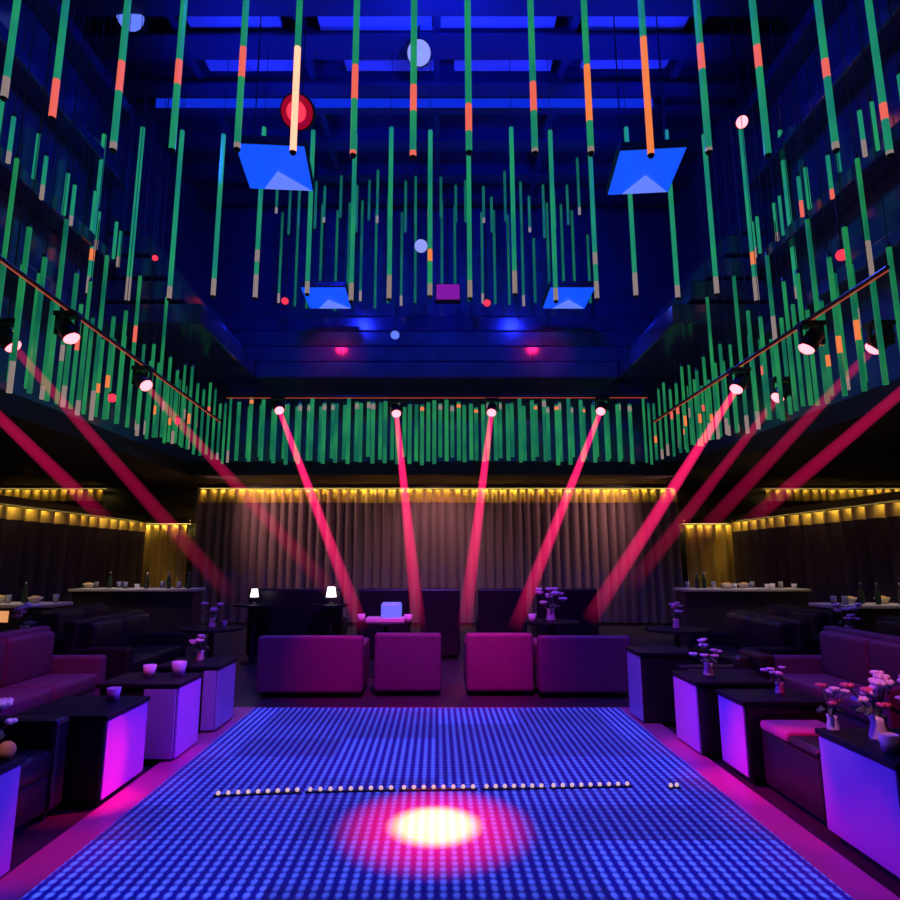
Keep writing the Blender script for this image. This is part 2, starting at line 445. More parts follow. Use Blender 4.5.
# lower rows round the hall: left, right and back
for s_, nm in ((-1, 'left'), (1, 'right')):
    for rowi, (X, y0, n, dy, lab) in enumerate(((4.42, 5.9, 24, .305, 'inner'), (5.0, 5.75, 24, .31, 'outer'))):
        for i in range(n):
            y = y0 + i * dy; f = i / (n - 1)
            b = (3.3 + .28 * f) + random.uniform(-.05, .05) + (.25 if rowi else 0)
            t = (5.0 if rowi == 0 else 5.05) + .15 * math.sin(i * 1.7) - .15 * f
            if rowi == 0 and i % 3 == 0 and f < .6: t += .75
            sg = []
            u = random.random()
            if u < .3: sg = [(0, .1 + .1 * random.random(), 'pale')]
            elif u < .42: sg = [(.55, .66, 'pink')]
            elif u < .52: sg = [(.3, .42, 'orange')]
            elif u < .62: sg = [(.45, .62, 'pale')]
            tube(s_ * X, y, b, t, 'green tube of the lower %s %s row, %s from the front' % (lab, nm, nth(i + 1)), 'tubes of the lower %s %s row' % (lab, nm), sg, 5.6 if t < 5.5 and f > .55 else 10.3, 'lowgreen', .027, True)
    pass
for rowi, (y, n, lab, off) in enumerate(((12.95, 33, 'front', 0), (13.28, 32, 'rear', .13))):
    for i in range(n):
        x = -4.25 + i * .262 + off
        b = 3.6 + random.uniform(-.04, .08) + .12 * rowi; t = 4.98 + random.uniform(-.12, .05)
        sg = []
        u = random.random()
        if u < .3: sg = [(.88, .97, 'pale')]
        elif u < .38: sg = [(.9, .96, 'orange')]
        tube(x, y, b, t, 'green tube of the lower back %s row, %s from the left' % (lab, nth(i + 1)), 'tubes of the lower back %s row' % lab, sg, 5.55, 'lowgreen', .042, True)

# ------------------------------------------------------------------ lighting rail and moving heads
RX, RY = 4.05, 11.3
def rail(label, a, b):
    a, b = Vector(a), Vector(b); c = (a + b) / 2
    r = thing('lighting_rail', label, 'lighting rail', c)
    MB().cyl(a - c, b - c, .02, n=8).build('pipe', 'rail', r)
    MB().cyl(a - c + Vector((0, 0, -.035)), b - c + Vector((0, 0, -.028)), .007, n=6).build('red_light_line', 'railred', r)
    for k in range(5):
        p = a.lerp(b, .04 + .23 * k) - c
        MB().cyl(p, (p.x, p.y, (5.6 if k else 5.6) - c.z), .006, n=5).build('hanger', 'rail', r)
RTOP = .245                        # the stage lights hang this far below the rail
def on_side(p0, p1, y, s):
    a, b = at_x(*p0, s * RX), at_x(*p1, s * RX)
    return a.z + (b.z - a.z) * (y - a.y) / (b.y - a.y) + RTOP
LP, RP = ((67, 330), (142, 381)), ((812, 340), (740, 383))
RB = at(437, 409, RY).z + RTOP
rail('thin red-lit lighting rail on the left side among the green tubes', (-RX, 5.2, on_side(*LP, 5.2, -1)), (-RX, RY, on_side(*LP, RY, -1)))
rail('thin red-lit lighting rail on the right side among the green tubes', (RX, 5.2, on_side(*RP, 5.2, 1)), (RX, RY, on_side(*RP, RY, 1)))
rail('thin red-lit lighting rail across the back in front of the green tubes', (-RX + .1, RY, RB), (RX - .1, RY, RB))


def moving_head(p, target, label, beam, hang=0, r0=.045, r1=.105, lens='lens_red', lensr=.085):
    r = thing('hanging_stage_light', label, 'stage light', p, 0, 'red stage lights among the green tubes')
    if hang: MB().cyl((0, 0, .2), (0, 0, hang - p[2]), .008, n=6).build('hanger', 'rail', r)
    p, target = Vector(p), Vector(target); d = (target - p).normalized(); q = d.to_track_quat('Z', 'Y')
    MB().box((-.13, -.08, .145), (.13, .08, .2), .012).build('base', 'body', r)
    for k in (-.13, .105): MB().box((k, -.03, -.05), (k + .025, .03, .15), .006).build('yoke_arm', 'body', r)
    hd = MB().lathe([(.05, -.13), (.085, -.1), (.095, 0), (.098, .08), (.088, .1)]).build('head', 'body', r, q=q, smooth=True)
    MB().lathe([(lensr, .101), (lensr * .95, .125), (lensr * .6, .15), (.01, .16)]).build('lens', lens, hd, smooth=True)
    if beam:
        L = (target - p).length
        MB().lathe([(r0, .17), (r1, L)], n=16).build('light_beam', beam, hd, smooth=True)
    return r


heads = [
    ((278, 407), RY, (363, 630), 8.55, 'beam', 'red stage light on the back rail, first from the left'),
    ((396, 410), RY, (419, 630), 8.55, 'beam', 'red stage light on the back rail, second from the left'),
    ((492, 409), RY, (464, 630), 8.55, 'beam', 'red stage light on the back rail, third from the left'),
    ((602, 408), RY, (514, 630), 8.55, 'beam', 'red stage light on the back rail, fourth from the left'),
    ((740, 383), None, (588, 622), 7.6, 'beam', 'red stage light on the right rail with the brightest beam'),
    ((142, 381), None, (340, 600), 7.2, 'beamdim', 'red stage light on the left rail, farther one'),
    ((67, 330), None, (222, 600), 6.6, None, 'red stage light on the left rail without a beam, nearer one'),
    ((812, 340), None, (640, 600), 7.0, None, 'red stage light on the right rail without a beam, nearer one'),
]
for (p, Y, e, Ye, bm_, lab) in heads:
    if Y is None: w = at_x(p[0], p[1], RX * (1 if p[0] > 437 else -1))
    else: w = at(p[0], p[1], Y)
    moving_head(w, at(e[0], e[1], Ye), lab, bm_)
# two more whose bodies hang outside the photograph's edge
# five that hang by themselves beside the rails
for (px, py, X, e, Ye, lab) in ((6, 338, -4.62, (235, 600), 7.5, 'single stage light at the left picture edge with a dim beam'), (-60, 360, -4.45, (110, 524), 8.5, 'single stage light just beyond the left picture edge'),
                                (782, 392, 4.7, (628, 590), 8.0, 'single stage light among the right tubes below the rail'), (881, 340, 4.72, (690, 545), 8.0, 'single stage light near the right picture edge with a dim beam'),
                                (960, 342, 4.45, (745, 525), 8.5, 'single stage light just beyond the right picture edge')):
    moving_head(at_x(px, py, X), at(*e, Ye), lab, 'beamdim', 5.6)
# plain red cans without beams
for (px, py, X, lab, rr) in ((112, 398, -4.75, 'small red can light low among the left tubes', .07), (177, 421, -4.75, 'small red can light farther back among the left tubes', .07),
                             (155, 258, -4.5, 'tiny red lamp above the left tubes', .05), (842, 255, 4.5, 'tiny crimson lamp above the right tubes', .07)):
    w = at_x(px, py, X)
    r = thing('can_light', lab, 'stage light', w)
    q = (Vector((0, 0, CAMZ)) - w + Vector((0, 0, -2))).to_track_quat('Z', 'Y')
    cb = MB().lathe([(rr * .7, -.16), (rr, -.12), (rr, .0)]).build('can', 'body', r, q=q, smooth=True)
    MB().lathe([(rr * .92, .001), (rr * .8, .015), (.01, .025)]).build('lens', 'lens_deep', cb, smooth=True)
    MB().cyl((0, 0, .05), (0, 0, 5.6 - w.z if w.z < 5 else 10.2 - w.z), .008, n=6).build('hanger', 'rail', r)


def pin(px, py, Y, rr, lens, lab, name='ceiling_spotlight', cat='spotlight', ztop=10.25):
    w = at(px, py, Y); r = thing(name, lab, cat, w)
    q = Vector((0, -1, -.75)).to_track_quat('Z', 'Y')
    cb = MB().lathe([(rr * .6, -rr * 1.6), (rr, -rr), (rr * 1.05, 0)], n=18).build('can', 'body', r, q=q, smooth=True)
    MB().lathe([(rr * .98, .001), (rr * .85, rr * .12), (.01, rr * .2)], n=18).build('lens', lens, cb, smooth=True)
    if ztop > w.z + .1: MB().cyl((0, .05, rr * .6), (0, .05, ztop - w.z), .012, n=6).build('hanger', 'rail', r)


pin(297, 112, 6.75, .2, 'lens_glow', 'large deep red spotlight behind the red-hot tube')  # wide dim outer lens imitates the soft red halo round the lamp
w = at(297, 112, 6.75)
MB().lathe([(.12, .042), (.1, .05), (.01, .06)], n=18).build('inner_lens', 'lens_deep', [o for o in COL.objects if o.get('label') == 'large deep red spotlight behind the red-hot tube'][0], q=Vector((0, -1, -.75)).to_track_quat('Z', 'Y'), smooth=True)
pin(419, 53, 8.6, .19, 'lens_white', 'round pale blue spotlight high under the ceiling')
pin(421, 246, 12.0, .14, 'lens_white', 'small pale blue spotlight among the farthest tubes')
pin(285, 301, 12.9, .08, 'lens_deep', 'tiny red lamp left of the lower blue panels')
pin(487, 303, 12.9, .08, 'lens_deep', 'tiny red lamp between the lower blue panels')
pin(742, 122, 8.3, .09, 'lens_red', 'tiny red lamp at upper right behind the nearest tubes')
pin(395, 335, 12.95, .1, 'lens_pale', 'small blue lamp on the stepped soffit', ztop=7.5)
pin(568, 5, 8.2, .1, 'lens_white', 'pale blue lamp at the top edge of the picture')
pin(130, 15, 8.2, .22, 'lens_pale', 'blue spotlight at upper left under the ceiling')
pin(868, 28, 7.9, .22, 'lens_pale', 'blue spotlight at upper right under the ceiling')
w = at(448, 292, 12.6); r = thing('purple_lamp_box', 'small square purple lamp box between the lower blue panels', 'lamp', w)
MB().box((-.28, 0, -.2), (.28, .2, .2), .02).build('housing', 'body', r); MB().box((-.25, -.015, -.17), (.25, 0, .17)).build('lens', 'lens_purple', r)
MB().cyl((0, .1, .2), (0, .1, 10.25 - w.z), .012, n=6).build('hanger', 'rail', r)


def panel(px, py, Y, w, h, lab, tilt, skew):
    p = at(px, py, Y); r = thing('blue_wash_panel', lab, 'light panel', p, 0, 'blue wash panels under the ceiling')
    e = Euler((tilt, 0, skew)); q = e.to_quaternion()
    MB().box((-w / 2, 0, -h / 2), (w / 2, .14, h / 2), .02).build('housing', 'body', r, q=q)
    MB().box((-w / 2 + .02, -.012, -h / 2 + .02), (w / 2 - .02, 0, h / 2 - .02)).build('lens', 'lens_blue', r, q=q)
    t = MB(); v = [t.bm.verts.new(c) for c in ((-w * .26, -.014, -h * .47), (w * .46, -.014, -h * .47), (0.02, -.014, -h * .05), (-w * .26, -.02, -h * .47), (w * .46, -.02, -h * .47), (.02, -.09, -h * .05))]
    for f in ((0, 1, 2), (5, 4, 3), (0, 3, 4, 1), (1, 4, 5, 2), (2, 5, 3, 0)): t.bm.faces.new([v[k] for k in f])
    t.build('reflector', 'lens_pale' , r, q=q)
    for s in (-.35, .35): MB().cyl((s * w, 0, .12), (s * w, 0, 10.25 - p.z), .01, n=6).build('hanger', 'rail', r)
    return p


pan = [panel(276, 168, 8.35, 1.0, 1.0, 'large blue wash panel hanging on the left behind the nearest tubes', R(86), R(4)),
       panel(645, 172, 8.35, .95, 1.0, 'large blue wash panel hanging on the right behind the nearest tubes', R(86), R(-5)),
       panel(327, 298, 12.4, .95, .95, 'small far blue wash panel on the left above the soffit', R(86), 0),
       panel(568, 298, 12.4, .95, .95, 'small far blue wash panel on the right above the soffit', R(86), 0)]
for p, e in zip(pan, (60, 60, 45, 45)):
    lamp('blue_wash', 'SPOT', p + Vector((0, -.2, -.25)), e * 6, (.05, .08, 1), p + Vector((0, -2.2, -6)), spot_size=R(110), spot_blend=.8, shadow_soft_size=.3)


# ------------------------------------------------------------------ furniture
def cube_table(x0, x1, y0, y1, h, lab, front=0):
    c = ((x0 + x1) / 2, (y0 + y1) / 2, 0); w, d = (x1 - x0) / 2, (y1 - y0) / 2
    r = thing('cube_table', lab, 'table', c, 0, 'cube tables beside the LED floor')
    MB().box((-w + .03, -d + .03, 0), (w - .03, d - .03, .05)).build('base', 'body', r)
    MB().box((-w, -d, .05), (w, d, h - .035), .012).build('table_body', 'leather', r)
    e = 1 if c[0] < 0 else -1
    q = MB().box((min(e * w, e * (w + .018)), -d + .004, .055), (max(e * w, e * (w + .018)), d - .004, h - .04), .006).build('side_panel', 'laminate', r); q['label'] = 'lilac side panel'
    if front:
        q = MB().box((e * w - (front if e > 0 else 0), -d - .016, .055), (e * w + (front if e < 0 else 0), -d, h - .04), .006).build('front_panel', 'laminate', r); q['label'] = 'lilac front panel'
    MB().box((-w - .025, -d - .02, h - .035), (w + .025, d + .02, h), .008).build('table_top', 'tabletop', r)
    return Vector((c[0], c[1], h))


def make_sofa(w, lab, m='leather', hb=.82, name='lounge_sofa', cat='sofa', loc=(0, 0, 0), rz=0, group='dark lounge sofas'):
    """faces local -Y"""
    r = thing(name, lab, cat, loc, rz, group); d = .78
    MB().box((-w / 2 + .02, -d / 2 + .03, .06), (w / 2 - .02, d / 2 - .02, .28), .02).build('sofa_base', m, r)
    n = max(1, round(w / .75)); iw = (w - .3) / n
    for k in range(n):
        x = -w / 2 + .15 + k * iw
        MB().box((x + .006, -d / 2, .28), (x + iw - .006, d / 2 - .2, .44), .04, 3).build('seat_cushion', m, r, smooth=True)
        MB().box((x + .006, d / 2 - .3, .42), (x + iw - .006, d / 2 - .14, hb - .03), .05, 3).build('back_cushion', m, r, smooth=True)
    MB().box((-w / 2, d / 2 - .15, .06), (w / 2, d / 2, hb), .03).build('backrest', m, r)
    for s in (-1, 1):
        MB().box((s * w / 2 - (.15 if s > 0 else 0), -d / 2, .06), (s * w / 2 + (.15 if s < 0 else 0), d / 2 - .16, .6), .03).build('armrest', m, r)
        for t in (-1, 1): MB().cyl((s * (w / 2 - .08), t * (d / 2 - .08), 0), (s * (w / 2 - .08), t * (d / 2 - .08), .065), .022, n=8).build('leg', 'body', r)
    return r


def bouquet(p, lab, sc=1.0, mats=('petal', 'petalw'), n=9, seed=1):
    rnd = random.Random(seed)
    r = thing('flower_bouquet', lab, 'flowers', p, 0, 'flower bouquets on the tables')
    MB().lathe([(.045 * sc, 0), (.05 * sc, .02 * sc), (.035 * sc, .09 * sc), (.045 * sc, .12 * sc)]).build('vase', 'ceramic', r, smooth=True)
    st = MB(); pts = []
    for k in range(n):
        a = rnd.uniform(0, 2 * PI); rr = rnd.uniform(.02, .15) * sc; z = rnd.uniform(.17, .33) * sc
        q = Vector((rr * math.cos(a), rr * math.sin(a), z)); pts.append(q); st.cyl((0, 0, .1 * sc), q, .004 * sc, n=5)
    for k in range(6):
        a = rnd.uniform(0, 2 * PI)
        st.ball((.08 * sc * math.cos(a), .08 * sc * math.sin(a), .15 * sc), .04 * sc, (1, .5, .25), 6, Euler((rnd.random(), rnd.random(), a)))
    so = st.build('stems', 'leaf', r)
    for q in pts:
        b = MB(); s = rnd.uniform(.028, .04) * sc
        b.ball(q, s * .6, n=8)
        for k in range(5):
            a = k * 2 * PI / 5
            b.ball(q + Vector((s * .7 * math.cos(a), s * .7 * math.sin(a), s * .15)), s * .6, (1, .8, .7), 6)
        b.build('bloom', rnd.choice(mats), so, smooth=True)
    return r


def tumbler(p, lab, m='glass', grp='drinking glasses on the tables', name='drinking_glass', cat='glass', sc=1.0):
    o = MB().lathe([(.03 * sc, 0), (.036 * sc, .1 * sc), (.032 * sc, .1 * sc), (.027 * sc, .015 * sc)]).build(name, m, loc=p, smooth=True)
    return tag(o, lab, cat, grp)


def bottle(p, lab, m='bottle', sc=1.0):
    r = thing('bottle', lab, 'bottle', p, 0, 'bottles on the counters')
    MB().lathe([(.038 * sc, 0), (.04 * sc, .02 * sc), (.04 * sc, .17 * sc), (.014 * sc, .23 * sc), (.014 * sc, .29 * sc)]).build('bottle_body', m, r, smooth=True)
    MB().cyl((0, 0, .29 * sc), (0, 0, .31 * sc), .016 * sc, n=8).build('cap', 'cream', r)
    return r


def candle(p, lab, sc=1.0):
    r = thing('candle_cup', lab, 'candle', p, 0, 'white candle cups on the tables')
    MB().lathe([(.035 * sc, 0), (.045 * sc, .08 * sc), (.04 * sc, .08 * sc), (.033 * sc, .02 * sc)]).build('cup', 'ceramic', r, smooth=True)
    MB().cyl((0, 0, .02 * sc), (0, 0, .07 * sc), .028 * sc, n=10).build('wax', 'petalw', r)
    return r


AX = 2.2
L1 = cube_table(-2.85, -AX + .03, 2.85, 3.45, .59, 'purple-lit cube table at the left picture edge nearest the camera')
A = cube_table(-2.8, -AX, 4.36, 4.95, .58, 'cube table with magenta-edged side, second along the left of the floor')
B = cube_table(-2.7, -AX + .12, 5.22, 5.7, .62, 'violet cube table third along the left edge of the blue floor', .26)
Cc = cube_table(-2.6, -AX + .15, 6.05, 6.55, .62, 'narrow violet cube table at the far left corner of the blue floor', .12)
R1 = cube_table(AX + .09, 2.95, 3.3, 3.94, .605, 'large blue-violet cube table nearest the camera right of the floor')
R2 = cube_table(AX + .05, 2.85, 4.78, 5.2, .58, 'violet cube table second along the right of the floor')
R3 = cube_table(AX - .06, 2.75, 5.35, 5.85, .61, 'magenta-lit cube table third along the right of the floor')
R4 = cube_table(AX - .2, 2.5, 6.35, 6.75, .7, 'dark blue cube table at the far right corner of the blue floor')
G = 'armchairs between the cube tables'
sofas = [(-2.78, 3.9, PI / 2, .8, 'dark armchair between the nearest two left cube tables'),
         (-2.8, 5.09, PI / 2, .22, 'narrow dark stool seat between the second and third left cube tables'),
         (2.7, 6.1, -PI / 2, .42, 'narrow dark seat behind the third right cube table')]
sofas = [q for q in sofas if q[3] > .4]
r = thing('padded_bench', 'dark low bench with a pink-lit pad between the nearest two right tables', 'bench', (2.68, 4.37, 0))
MB().box((-.36, -.34, .04), (.36, .36, .4), .02).build('bench_body', 'leather', r)
MB().box((-.37, .0, .4), (.06, .36, .47), .03, 3).build('seat_pad', 'pinkpad', r, smooth=True)  # pink half pad: the magenta light pool is put into its colour
MB().box((-.37, -.35, .4), (.37, -.006, .46), .03, 3).build('seat_cushion', 'leather', r, smooth=True)
for sx in (-1, 1):
    for sy in (-1, 1): MB().cyl((sx * .3, sy * .28, 0), (sx * .3, sy * .28, .045), .02, n=8).build('leg', 'body', r)
for x, y, rz, w, lab in sofas:
    make_sofa(w, lab, loc=(x, y, 0), rz=rz, hb=.74, name='lounge_armchair', cat='armchair', group=G)

# outer seating: rows of sofas behind the floor-side tables
rz = {-1: PI / 2, 1: -PI / 2}
for s, nm in ((-1, 'left'), (1, 'right')):
    for k, (x, y, w) in enumerate(((3.95, 3.9, 1.7), (3.9, 6.0, 1.8), (3.9, 8.2, 1.7), (5.35, 5.0, 1.8), (5.4, 7.3, 1.8), (5.12, 9.5, 1.7))):
        make_sofa(w, 'dark lounge sofa in the %s %s row of the %s seating, %s from the front' % ('inner' if x < 5 else 'outer', 'side', nm, nth(k % 3 + 1)), loc=(s * x, y, 0), rz=rz[s], hb=.9, m='leather' if k != 1 else 'velvet')

# centre seating beyond the LED floor
for k, (px, Y, w, lab) in enumerate(((300, 10.9, 1.55, 'dark sofa back under the wide curtain, first from the left'), (385, 10.9, .85, 'dark armchair back under the curtain, second from the left'), (440, 10.9, .65, 'dark armchair back at the middle under the curtain'),
                               (500, 10.9, .8, 'dark armchair back just right of the middle under the curtain'), (563, 10.9, 1.0, 'dark sofa back under the curtain, last on the right'))):
    p = at(px, 600, Y)
    make_sofa(w, lab, loc=(p.x, Y, 0), rz=PI, hb=1.12, group='sofas under the back curtain')
for k, (x, w, lab) in enumerate(((-1.5, 1.25, 'plum sofa facing away beyond the far edge of the floor, on the left'), (1.75, 1.1, 'plum sofa facing away beyond the far edge of the floor, on the right'))):
    make_sofa(w, lab, m='velvet', loc=(x, 8.0, 0), rz=PI, hb=.7, group='plum sofas beyond the floor')
for s, x in ((-1, -.35), (1, .75)):
    make_sofa(.8, 'plum armchair facing away beyond the floor, %s of the middle' % ('left' if s < 0 else 'right'), m='velvet', loc=(x, 8.1, 0), rz=PI, hb=.72, group='plum armchairs beyond the floor', name='lounge_armchair', cat='armchair')


def pedestal(x, y, h, rr, lab):
    r = thing('pedestal_table', lab, 'table', (x, y, 0), 0, 'round pedestal tables')
    MB().lathe([(rr * .55, 0), (rr * .55, .02), (.04, .05), (.035, h - .06), (.08, h - .03)], n=18).build('pedestal', 'body', r, smooth=False)
    MB().lathe([(rr, h - .03), (rr, h)], n=28).build('table_top', 'tabletop', r)
    return Vector((x, y, h))


T = {}
T['cl'] = pedestal(-.72, 9.0, .74, .36, 'round table with a glowing blue box left of the middle')
T['cr'] = pedestal(1.62, 9.1, .74, .4, 'round table with pale flowers right of the middle')
T['fl'] = pedestal(-2.95, 8.4, .72, .4, 'round table beyond the far left corner of the floor')
T['fr'] = pedestal(3.1, 8.3, .72, .4, 'round table beyond the far right corner of the floor')
T['lm'] = pedestal(-4.6, 7.15, .74, .38, 'round table among the left sofas')
T['rm'] = pedestal(4.6, 7.15, .74, .38, 'round table among the right sofas')
T['rn'] = pedestal(4.64, 4.95, .74, .28, 'round table between the near right sofas')
T['bl'] = pedestal(-2.9, 10.1, .9, .32, 'tall round table with a white lamp under the curtain at left')
T['bm'] = pedestal(-1.68, 10.1, .9, .3, 'tall round table with a bright lamp under the curtain')


def table_lamp(p, lab, sc=1):
    r = thing('table_lamp', lab, 'lamp', p, 0, 'small white table lamps')
    MB().lathe([(.05, 0), (.05, .015), (.012, .03), (.012, .12)]).build('base', 'body', r, smooth=False)
    MB().lathe([(.085 * sc, .11), (.06 * sc, .11 + .16 * sc)]).build('lamp_shade', 'lampw', r, smooth=True)


table_lamp(T['bm'], 'bright white table lamp left of the middle under the curtain', 1.0)
table_lamp(T['bl'], 'small white table lamp farther left under the curtain', .8)
r = thing('glowing_ice_box', 'glowing blue drinks box on the round table left of the middle', 'drinks box', T['cl'])
MB().box((-.27, -.15, 0), (.27, .15, .06), .01).build('tray', 'ceramic', r)
MB().box((-.06, -.13, .06), (.22, .13, .26), .03).build('box_body', 'blueglow', r)
candle(T['cl'] + Vector((-.34, -.05, 0)), 'white candle cup beside the glowing blue box', 1.3)
candle(T['cl'] + Vector((.32, -.1, 0)), 'white candle cup right of the glowing blue box', 1.3)
bouquet(T['cr'], 'pale bouquet on the round table right of the middle', 1.4, ('petalw', 'petal'), 10, 3)
candle(T['cr'] + Vector((-.28, -.1, 0)), 'white candle cup beside the bouquet right of the middle', 1.3)
bouquet(T['fl'], 'pink bouquet on the round table beyond the far left corner', 1.0, ('petal', 'petalw'), 8, 4)
tumbler(T['fl'] + Vector((.2, -.1, 0)), 'drinking glass on the round table beyond the far left corner')
bouquet(T['fr'], 'pink bouquet on the round table beyond the far right corner', 1.0, ('petal', 'petalw'), 8, 14)
bouquet(L1 + Vector((.22, .2, 0)), 'white and pink bouquet on the nearest left cube table', .9, ('petalw', 'petal'), 9, 5)
o = MB().ball((0, 0, .045), .045, n=12).build('yellow_lemon', 'yellow', loc=L1 + Vector((.3, .25, 0)), smooth=True); tag(o, 'yellow lemon on the nearest left cube table', 'fruit')
candle(L1 + Vector((.05, .05, 0)), 'white candle cup on the nearest left cube table')
candle(A + Vector((.12, .15, 0)), 'white candle cup on the second left cube table', 1.1)
candle(B + Vector((-.05, .05, 0)), 'white candle cup on the third left cube table, the nearer one', 1.2)
candle(B + Vector((.17, .12, 0)), 'white candle cup on the third left cube table, the farther one', 1.4)
bouquet(Cc + Vector((0, .05, 0)), 'pink and white bouquet on the far left cube table', .8, ('petal', 'petalw'), 8, 6)
bouquet(R3 + Vector((-.1, 0, 0)), 'white and pink bouquet on the third right cube table', .9, ('petalw', 'petal'), 8, 7)
bouquet(R2 + Vector((.1, .05, 0)), 'pink bouquet on the second right cube table', .7, ('petal', 'petalw'), 7, 8)
bouquet(R1 + Vector((-.15, .06, 0)), 'large pink and red bouquet on the nearest right cube table', 1.1, ('petal', 'petalr', 'petal'), 16, 9)
bouquet(R1 + Vector((.27, .22, 0)), 'smaller white and pink bouquet behind the large right bouquet', 1.0, ('petal', 'petalw'), 10, 12)
bouquet(R1 + Vector((-.28, .27, 0)), 'small pink bouquet at the inner corner of the nearest right cube table', .75, ('petal', 'petalr'), 7, 15)
candle(R1 + Vector((-.24, -.14, 0)), 'white candle cup on the nearest right cube table', 1.1)
bouquet(T['lm'], 'pink bouquet on the round table among the left sofas', 1.1, ('petal', 'petalw'), 8, 10)
bouquet(T['rm'], 'white bouquet on the round table among the right sofas', 1.1, ('petalw', 'petal'), 8, 11)
bouquet(T['rn'], 'red bouquet on the round table between the near right sofas', 1.3, ('petalr', 'petal'), 10, 13)


# ------------------------------------------------------------------ counters with tableware along the sides
def bar_counter(lab, x0, x1, y, h, lit=None):
    w = (x1 - x0) / 2; r = thing('bar_counter', lab, 'counter', ((x0 + x1) / 2, y, 0), 0)
    MB().box((-w, -.2, 0), (w, .28, h - .05), .01).build('counter_body', 'counter', r)
    MB().box((-w - .04, -.26, h - .05), (w + .04, .32, h), .01).build('counter_top', 'countertop', r)
    if lit: MB().box((lit[0] - (x0 + x1) / 2, -.215, h - .26), (lit[1] - (x0 + x1) / 2, -.2, h - .1)).build('lit_shelf', 'orangelit', r)
    return ((x0 + x1) / 2, y, h)


cn = 0
def dress(cx, y, h, w, n, where, seed):
    rnd = random.Random(seed)
    for k in range(n):
        x = cx - w / 2 + (k + .5) * w / n + rnd.uniform(-.02, .02); yy = y + rnd.uniform(-.12, .15); u = rnd.random()
        pos = '%s from the left on the %s' % (nth(k + 1), where)
        if u < .35: bottle((x, yy, h), 'dark bottle with a pale cap, ' + pos)
        elif u < .62: tumbler((x, yy, h), 'drinking glass standing ' + pos, sc=1.25, grp='drinking glasses on the counters')
        elif u < .85:
            r = thing('cream_bowl', 'cream serving bowl, ' + pos, 'bowl', (x, yy, h), 0, 'serving bowls on the counters')
            MB().lathe([(.05, 0), (.1, .07), (.105, .09), (.095, .09), (.04, .02)]).build('bowl', 'cream', r, smooth=True)
            MB().ball((0, 0, .075), .08, (1, 1, .5), 10).build('food', 'yellow', r, smooth=True)
        else: candle((x, yy, h), 'white candle cup, ' + pos, 1.1)


c = bar_counter('bar counter in front of the far left curtain', -6.9, -4.6, 12.2, 1.05); dress(c[0], c[1], c[2], 2.2, 11, 'far left counter', 1)
c = bar_counter('bar counter with lit orange shelf at the left picture edge', -7.0, -5.7, 9.6, .95, (-6.95, -6.3)); dress(c[0], c[1], c[2], 1.2, 6, 'near left counter', 2)
c = bar_counter('bar counter in front of the far right curtain', 4.7, 7.0, 12.2, 1.05); dress(c[0], c[1], c[2], 2.2, 12, 'far right counter', 3)
c = bar_counter('bar counter at the right picture edge', 5.7, 6.9, 9.4, .95); dress(c[0], c[1], c[2], 1.15, 7, 'near right counter', 4)

# ------------------------------------------------------------------ light
# hot spot on the LED floor: a warm core inside a wide red wash, from a rig over the floor
hp = at_z(435, 825, LZ)
lamp('warm_spot', 'SPOT', (.3, 6.0, 6.0), 52000, (1, .72, .2), hp, spot_size=R(5.6), spot_blend=1, shadow_soft_size=.02)
lamp('red_spot', 'SPOT', (.25, 6.0, 6.0), 20000, (1, .004, .07), hp, spot_size=R(11.5), spot_blend=1, shadow_soft_size=.02)
# magenta pools along the floor edges, on the table ends and beyond the floor
for (x, y, e, sz) in ((-2.17, 4.4, 1700, 6.5), (-2.05, 3.7, 420, 10), (-2.1, 4.7, 500, 8), (2.1, 4.75, 1100, 9), (2.08, 4.1, 520, 9), (2.05, 3.5, 300, 9), (-2.1, 5.3, 300, 10), (2.15, 5.5, 420, 10), (2.6, 4.15, 700, 8)):
    lamp('magenta_spot', 'SPOT', (-x * .5, y + 1.2, 4.6), e * 1.7, (1, .003, .1), (x, y, .15), spot_size=R(sz), spot_blend=.9, shadow_soft_size=.05)
for (x, y, e, sz) in ((.72, 8.0, 900, 14), (-1.3, 7.7, 500, 12), (0, 8.2, 700, 40), (-3.4, 6, 300, 30), (3.6, 5.2, 300, 30)):
    lamp('magenta_wash', 'SPOT', (x * .6, y - 3.2, 5.2), e * 1.6, (1, .004, .2), (x, y, .3), spot_size=R(sz), spot_blend=1, shadow_soft_size=.1)
lamp('violet_fill', 'SPOT', (0, 3.5, 6.5), 1300, (.16, .0, 1), (0, 8.0, 0), spot_size=R(80), spot_blend=1, shadow_soft_size=.3)  # added violet fill in place of the glow of the haze
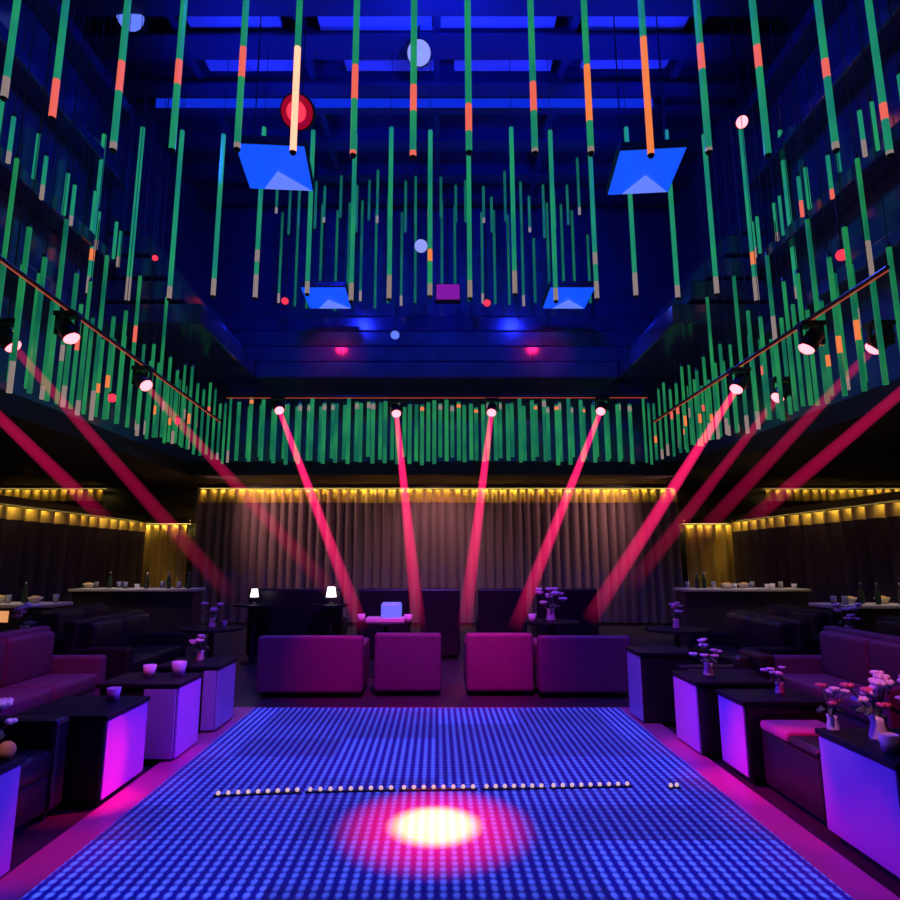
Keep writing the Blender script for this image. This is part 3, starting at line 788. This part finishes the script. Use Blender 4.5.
for s in (-1, 1):
    lamp('violet_side_fill', 'SPOT', (-s * 1.9, 6.4, 3.0), 760, (.055, .0, 1), (s * 2.4, 4.2, .3), spot_size=R(42), spot_blend=.9, shadow_soft_size=.1)  # added violet fill without a fixture, brightens the aisle sides of the tables
    lamp('blue_up_fill', 'SPOT', (s * 3.6, 8.6, 7.6), 420, (.008, .03, 1), (s * 1.5, 10, 10.3), spot_size=R(150), spot_blend=1, shadow_soft_size=.1)  # blue fills added without fixtures to light ceiling, soffit and upper walls
    lamp('blue_soffit_fill', 'SPOT', (s * 2.2, 9.6, 8.4), 300, (.01, .02, 1), (s * 1.9, 13.8, 6.6), spot_size=R(120), spot_blend=1, shadow_soft_size=.2)
    lamp('blue_wall_fill', 'SPOT', (s * 1.6, 6.0, 9.2), 380, (.01, .02, 1), (s * 5.6, 7.5, 6.5), spot_size=R(120), spot_blend=1, shadow_soft_size=.2)
    lamp('red_soffit_light', 'SPOT', (s * 2.3, 12.2, 6.6), 40, (1, .01, .1), (s * 2.3, 13.6, 6.0), spot_size=R(80), spot_blend=1, shadow_soft_size=.1)
    lamp('counter_fill', 'SPOT', (s * 5.8, 11.5, 3.3), 110, (1, .75, .6), (s * 5.8, 12.2, 1), spot_size=R(70), spot_blend=1, shadow_soft_size=.1)  # lamps added without fixtures to brighten the counters
    lamp('counter_fill', 'SPOT', (s * 6.6, 8.9, 3.3), 80, (1, .75, .5), (s * 6.6, 9.5, 1), spot_size=R(60), spot_blend=1, shadow_soft_size=.1)
for x, tx, e in ((-5.6, -2.2, 150), (0, 0, 70), (5.6, 2.2, 130)):
    lamp('curtain_fill', 'SPOT', (x, 14.3, 3.4), e, (1, .42, .4), (tx, 16.0, 1.9), spot_size=R(100), spot_blend=1, shadow_soft_size=.1)  # added spots, no fixtures, that lift the dark lower curtain
lamp('flower_fill', 'SPOT', (.9, 2.2, 4.2), 420, (1, .22, .55), (2.42, 3.75, .85), spot_size=R(11), spot_blend=.9, shadow_soft_size=.05)  # these spots are added to brighten the bouquets, no fixtures
lamp('flower_fill', 'SPOT', (-.7, 1.8, 4.2), 260, (.75, .25, 1), (-2.35, 3.35, .75), spot_size=R(9), spot_blend=.9, shadow_soft_size=.05)
lamp('flower_fill', 'SPOT', (0, 5.0, 5.6), 300, (.8, .3, 1), (0, 9.05, .95), spot_size=R(36), spot_blend=.9, shadow_soft_size=.05)
for s in (-1, 1):
    lamp('flower_fill', 'SPOT', (s * .6, 3.2, 5.2), 210, (1, .3, .8), (s * 2.6, 6.2, .8), spot_size=R(32), spot_blend=.9, shadow_soft_size=.05)
lamp('blue_ceiling_fill', 'SPOT', (0, 7.2, 8.4), 420, (.008, .03, 1), (0, 8.9, 10.3), spot_size=R(140), spot_blend=1, shadow_soft_size=.1)  # added blue fill for the ceiling, no fixture
# glowing strip added to imitate the blue-lit edge of a ceiling beam
for x0, x1, y, z, lab in ((-5.2, 4.0, 10.2, 9.96, 'long glowing strip imitating the blue-lit edge of a ceiling beam'),):
    r = thing('lit_beam_edge', lab, 'light strip', ((x0 + x1) / 2, y, z))
    MB().box((-(x1 - x0) / 2, 0, -.04), ((x1 - x0) / 2, .1, .06)).build('housing', 'body', r)
    MB().box((-(x1 - x0) / 2, -.02, -.13), ((x1 - x0) / 2, 0, .05)).build('diffuser', 'stripblue', r)

w = bpy.data.worlds.new('world'); C.world = w; w.use_nodes = True
w.node_tree.nodes['Background'].inputs[0].default_value = (.1, .05, .6, 1); w.node_tree.nodes['Background'].inputs[1].default_value = .002
C.view_settings.view_transform = 'Standard'; C.view_settings.look = 'None'; C.view_settings.gamma = 1; C.view_settings.exposure = 0
C.cycles.transparent_max_bounces = 32; C.cycles.max_bounces = 6
print('tubes', NT)
